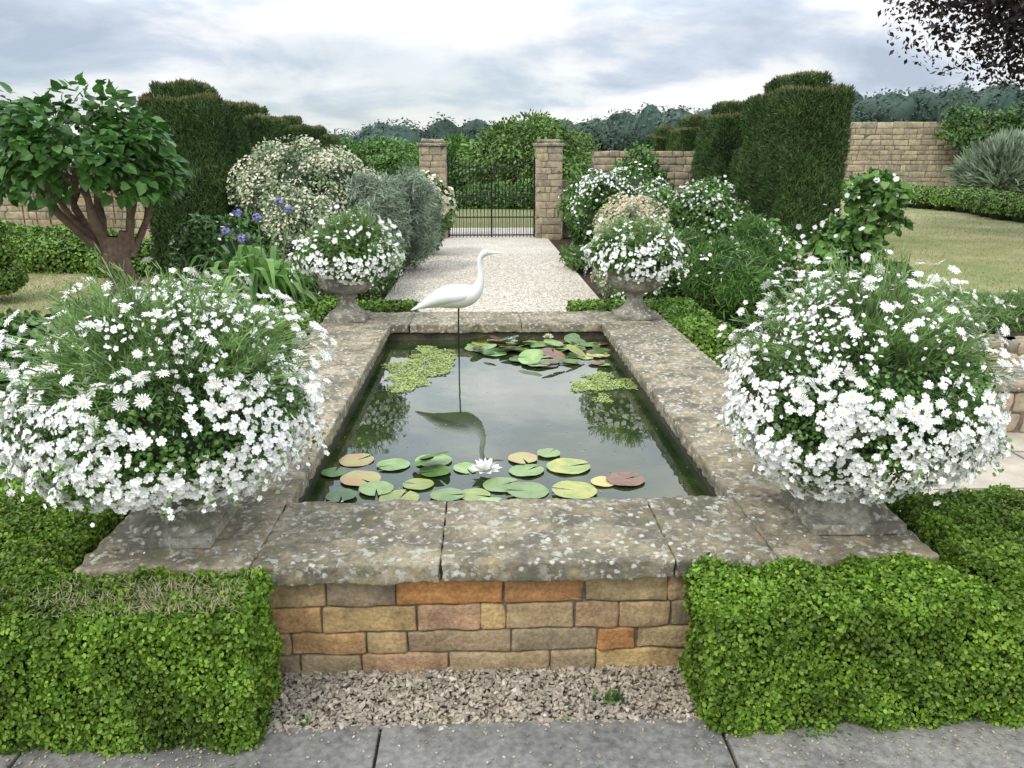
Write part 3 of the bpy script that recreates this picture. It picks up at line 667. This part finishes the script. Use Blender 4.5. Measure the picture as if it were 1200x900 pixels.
mb=MB(); tube(mb,[(3.32,6.85,0),(3.33,6.85,.9),(3.35,6.86,1.35)],[.022,.02,.018],8); mb.build('wooden_stake',[M_bark])

# ---------------------------------------------------------------- right retaining walls
mb=MB()
stonewall(mb,(3.55,6.5),(4.2,5.9),.0,.33,.3,(.07,.1),(.15,.35),.004,.02,.01,.06)
stonewall(mb,(4.2,5.9),(6.5,5.75),.0,.33,.3,(.07,.1),(.15,.35),.004,.02,.01,.06)
rbox(mb,(3.5,6.55,.0),(3.9,6.62,.3),.01,.1,.004,4,2,0)
mb.build('retaining_wall',[M_wallfar,M_mortar])
sheet('soil_bed',4.0,8,6.05,6.75,.3,M_soil)
mb=MB()
stonewall(mb,(3.2,4.75),(5.2,4.6),.0,.28,.5,(.09,.14),(.2,.45),.004,.02,.01,.06)
rbox(mb,(3.15,4.72,.283),(4.1,5.3,.34),.015,.06,.004,4,7,2); rbox(mb,(4.11,4.62,.283),(5.2,5.3,.34),.015,.06,.004,4,7,2)
mb.build('stone_bench_wall',[M_wallfar,M_mortar,M_cop])

# ---------------------------------------------------------------- gate, piers, walls
GY=18.3
for x in (-1.10,1.47):
    e=empty('stone_gate_pier',(x,GY,0)); mb=MB(); s=.29
    for k in range(4):
        pp=[(x-s,GY-s),(x+s,GY-s),(x+s,GY+s),(x-s,GY+s)]
        a,b=A(pp[k]),A(pp[(k+1)%4])
        stonewall(mb,a,b,0,2.04,.12,(.12,.2),(.2,.42),.005,.012,.008,.15)
    mb.build('shaft',[M_wallfar,M_mortar],e)
    mb=MB(); rbox(mb,(x-s-.04,GY-s-.04,2.041),(x+s+.04,GY+s+.04,2.11),.02,.1,.006); rbox(mb,(x-s+.05,GY-s+.05,2.111),(x+s-.05,GY+s-.05,2.19),.04,.1,.01)
    mb.build('cap',[M_cop],e)
gt=empty('iron_gate',(.19,GY,0)); mb=MB(); x0,x1=-.78,1.16
def top(x):
    u=abs((x-.19)/.97); return 1.62+.16*u**2
xsb=np.linspace(x0,x1,25)
for i,x in enumerate(xsb):
    th=.02 if i in (0,12,24) else .010
    tube(mb,[(x,GY,.05),(x,GY,.8),(x,GY,top(x)+(.1 if i%2 else .04))],[th,th,th*.8],6,0,1)
    if i<24:
        xm=(x+xsb[i+1])/2; tube(mb,[(xm,GY,.08),(xm,GY,.4),(xm,GY,.62)],[.007,.007,.002],5,0,1)
for z in (.1,.5,.95): tube(mb,[(x0,GY,z),(.2,GY,z),(x1,GY,z)],[.016]*3,6,0,1)
tube(mb,[(x,GY,top(x)-.06) for x in np.linspace(x0,x1,13)],[.014]*13,6,0,2)
mb.build('bars',[M_iron],gt)
mb=MB(); stonewall(mb,(-6.5,18.4),(-1.46,18.4),0,1.55,.4,(.13,.2),(.25,.55),.006,.02,.012,.3); mb.build('garden_wall',[M_wallfar,M_mortar])
mb=MB(); stonewall(mb,(1.84,18.4),(2.5,18.4),0,1.3,.4,(.13,.2),(.25,.55),.006,.02,.012,.3);stonewall(mb,(2.5,18.4),(5.6,18.4),0,1.95,.4,(.13,.2),(.25,.55),.006,.02,.012,.3); mb.build('garden_wall',[M_wallfar,M_mortar])
mb=MB(); stonewall(mb,(8.5,31),(34,28),.3,3.15,.5,(.15,.24),(.3,.65),.007,.02,.012,.4); mb.build('garden_wall',[M_wallfar,M_mortar])
mb=MB(); stonewall(mb,(-20,20.5),(-4.6,19),0,1.45,.4,(.14,.22),(.3,.6),.007,.02,.012,.4); mb.build('garden_wall',[M_wallfar,M_mortar])
mb=MB(); n=22000; t=rng.random(n); x=16.2+15*t; y=29.5-(x-17)*.1175*1.0; z=rng.uniform(.6,3.55,n)
edge=16.4+1.3*(3.6-z)/3; k=x>edge+.3*np.sin(z*4); x,y,z=x[k],y[k],z[k]
P=np.stack([x,y-.05-.25*rng.random(len(x)),z+.1*np.sin(x*3)],1)
mb.stamp(ROUND,P,frames(np.tile([0,-1,.3],(len(P),1)),.6),rng.uniform(.08,.17,len(P)))
rbox(mb,(18.6,29.0,.5),(32,29.2,3.3),.1,.4,.05,1,2,1,None,True,lambda P:np.stack([P[:,0],P[:,1]-(P[:,0]-17)*.1175+.3,P[:,2]],1))
mb.build('ivy',[M_dk,M_core])
mb=MB()
for k in range(19):
    y=14+k*.72; c=A([12.0+.25*sin(k),y,lawnR(0,y)+.22]); r=A([.5,.48,.36]); V,F=ICO; mb.add(V*r*.88+c,F,1,None,True)
    n=1300; d=sphere_dirs(n); d[:,2]=np.abs(d[:,2])*1.2-.2; mb.stamp(ROUND,c+nrm(d)*r,frames(nrm(d),.6),rng.uniform(.03,.07,n))
mb.build('clipped_hedge',[M_box2,M_core])
shrub('ornamental_grass',[(16.6,25,1.2,1.3,1.0,1.1)],SLIV,8000,.6,[M_grey,M_core],core=.5,droop=-.8)
shrub('wall_shrub',[(21,26,1.2,2.2,1.0,1.3),(13.2,27,.9,.8,.8,.5)],LEAF,12000,.2,[M_green,M_core])
shrub('clipped_mound_hedge',[(-6.6,13.2,.25,1.2,.8,.55),(-5.4,12.6,.2,.9,.7,.45),(-8.2,14,.2,1.3,.8,.6)],ROUND,30000,.05,[M_box2,M_core],core=.66,sub=0,vol=.08)
mb=MB(); 
for (z,r) in [(.3,.42),(.62,.34),(.92,.26),(1.18,.17)]:
    V,F=ICO; c=A([-6.15,10,z]); S=A([r,r,.19]); mb.add(V*S*.9+c,F,1,None,True); n=2000; d=sphere_dirs(n); mb.stamp(ROUND,c+d*S,frames(d,.6),rng.uniform(.025,.045,n))
mb.build('topiary',[M_box2,M_core])
mb=MB()
for k in range(9):
    x=-10.8+k*.3; rbox(mb,(x,19.28,.3),(x+.03,19.30,1.7),.004,1)
for k in range(5):
    z=.4+k*.3; rbox(mb,(-10.9,19.25,z),(-8.3,19.278,z+.03),.004,1)
mb.build('wooden_trellis',[M_bark])

# ---------------------------------------------------------------- trees beyond
def tree(name,x,y,z0,h,r,mat,n,ls,asp=.55,blobs=9,trunk=True,T=LEAF,droop=0,core=.55):
    e=empty(name,(x,y,z0)); cz=z0+h*(1-asp/2)
    if trunk:
        mb=MB(); tube(mb,[(x,y,z0),(x+.02*h,y,z0+h*.3),(x-.01*h,y,z0+h*.75)],[h*.04,h*.03,h*.01],8,0,4,.1)
        for k in range(6):
            a=k*1.05; tube(mb,[(x,y,z0+h*(.25+.06*k)),(x+r*.35*cos(a),y+r*.35*sin(a),z0+h*(.4+.06*k)),(x+r*.7*cos(a),y+r*.7*sin(a),z0+h*(.5+.06*k))],[h*.018,h*.012,h*.004],6,0,3)
        mb.build('trunk',[M_bark],e)
    mb=MB(); C=A([x,y,cz]); S=A([r,r,h*asp/2])
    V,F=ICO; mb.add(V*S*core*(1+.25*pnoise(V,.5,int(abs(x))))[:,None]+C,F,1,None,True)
    for k in range(blobs):
        d=sphere_dirs(1)[0]; c=C+d*S*.66; s=S*rng.uniform(.26,.46); m=n//blobs
        dd=sphere_dirs(m); P=c+dd*s*(1-.45*rng.random(m)[:,None]**1.5)
        mb.stamp(T,P,frames(nrm(dd+A([0,0,.4])),.7) if not droop else frames_dir(nrm(dd+A([0,0,-droop])),.4),ls*rng.uniform(.6,1.3,m))
    mb.build('crown',[mat,M_core],e)
tree('willow_tree',2.0,36,-.5,4.1,2.9,M_willow,26000,.2,1.0,40,True,LEAF,.6)
tree('willow_tree',-1.9,44,-.5,3.4,2.6,M_green,14000,.22,1.0,26,True,LEAF,.3)
tree('willow_tree',5.8,60,-.4,4.4,3.2,M_willow,12000,.28,1.0,24)
tree('willow_tree',-6,52,-.4,3.6,3.4,M_green,12000,.28,1.0,24)
shrub('field_hedge',[(-2.5,30,.4,1.6,.6,.75),(.0,31,.3,1.6,.6,.7),(2.4,30.5,.4,1.6,.6,.8),(4.6,31,.4,1.5,.6,.8)],LEAF,15000,.14,[M_green,M_core],())
tree('copper_beech',9.75,13,.3,7.7,3.45,M_copper,60000,.11,.68,60)
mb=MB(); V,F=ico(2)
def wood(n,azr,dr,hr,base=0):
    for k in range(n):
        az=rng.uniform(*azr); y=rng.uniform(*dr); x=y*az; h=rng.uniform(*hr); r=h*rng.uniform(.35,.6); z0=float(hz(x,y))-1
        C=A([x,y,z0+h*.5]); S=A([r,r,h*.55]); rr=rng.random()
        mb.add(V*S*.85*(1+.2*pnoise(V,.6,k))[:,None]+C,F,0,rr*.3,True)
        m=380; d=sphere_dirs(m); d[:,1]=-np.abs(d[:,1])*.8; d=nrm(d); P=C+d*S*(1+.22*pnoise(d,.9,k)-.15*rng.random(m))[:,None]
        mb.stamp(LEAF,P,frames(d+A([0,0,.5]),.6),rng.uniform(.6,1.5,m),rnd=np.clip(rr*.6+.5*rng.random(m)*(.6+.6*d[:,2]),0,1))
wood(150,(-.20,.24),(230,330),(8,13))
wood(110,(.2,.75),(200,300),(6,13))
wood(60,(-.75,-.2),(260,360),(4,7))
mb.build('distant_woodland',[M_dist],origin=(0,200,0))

# ---------------------------------------------------------------- world, sun, camera
W=D.worlds.new('World'); SC.world=W; W.use_nodes=True; nt=W.node_tree; nt.nodes.clear()
out=N(nt,'ShaderNodeOutputWorld'); sky=N(nt,'ShaderNodeTexSky'); sky.sky_type='NISHITA'; sky.sun_disc=False
sky.sun_elevation=radians(52); sky.sun_rotation=radians(220)
b1=N(nt,'ShaderNodeBackground'); b1.inputs[1].default_value=.12; nt.links.new(sky.outputs[0],b1.inputs[0])
tc=N(nt,'ShaderNodeTexCoord'); sp=N(nt,'ShaderNodeSeparateXYZ'); nt.links.new(tc.outputs['Generated'],sp.inputs[0])
def M(op,a,b=None,c=None):
    m=N(nt,'ShaderNodeMath',operation=op)
    for i,v in enumerate((a,b,c)):
        if v is None: continue
        if isinstance(v,(int,float)): m.inputs[i].default_value=v
        else: nt.links.new(v,m.inputs[i])
    return m.outputs[0]
zc=M('ADD',M('MAXIMUM',sp.outputs[2],0.0),.22)
cb=N(nt,'ShaderNodeCombineXYZ'); nt.links.new(M('DIVIDE',sp.outputs[0],zc),cb.inputs[0]); nt.links.new(M('DIVIDE',sp.outputs[1],zc),cb.inputs[1]); cb.inputs[2].default_value=5.2
n1=noise(nt,1.25,8,.55,.25,cb.outputs[0]); n2=noise(nt,.7,4,.5,.2,cb.outputs[0])
cc=ramp(nt,[(.36,(.50,.59,.71)),(.45,(.68,.76,.87)),(.51,(.92,.95,.99)),(.58,(1.08,1.09,1.10))],n1)
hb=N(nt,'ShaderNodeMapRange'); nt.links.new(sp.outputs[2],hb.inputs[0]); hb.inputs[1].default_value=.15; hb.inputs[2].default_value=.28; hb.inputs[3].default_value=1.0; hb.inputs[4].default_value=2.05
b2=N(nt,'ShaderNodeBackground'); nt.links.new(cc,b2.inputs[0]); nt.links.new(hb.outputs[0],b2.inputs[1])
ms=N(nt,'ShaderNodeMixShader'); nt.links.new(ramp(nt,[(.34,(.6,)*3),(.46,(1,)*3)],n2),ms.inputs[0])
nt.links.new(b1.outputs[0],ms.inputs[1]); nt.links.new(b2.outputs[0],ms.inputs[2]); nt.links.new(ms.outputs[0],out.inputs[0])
S=D.lights.new('sun','SUN'); S.energy=1.5; S.angle=radians(10); S.color=(1,.95,.87); so=D.objects.new('sun',S); SC.collection.objects.link(so)
az=radians(220); el=radians(52); from mathutils import Vector
dv=Vector((sin(az)*cos(el),cos(az)*cos(el),sin(el))); so.rotation_euler=dv.to_track_quat('Z','Y').to_euler(); so.location=(-10,-10,20)
cam=D.cameras.new('camera'); cam.lens=27.72; cam.sensor_width=36; cam.clip_end=4000; cam.clip_start=.05
co=D.objects.new('camera',cam); co.location=(0,0,1.7); co.rotation_euler=(radians(90-15.7),0,-radians(2.05)); SC.collection.objects.link(co); SC.camera=co
print('faces',sum(len(m.polygons) for m in D.meshes))
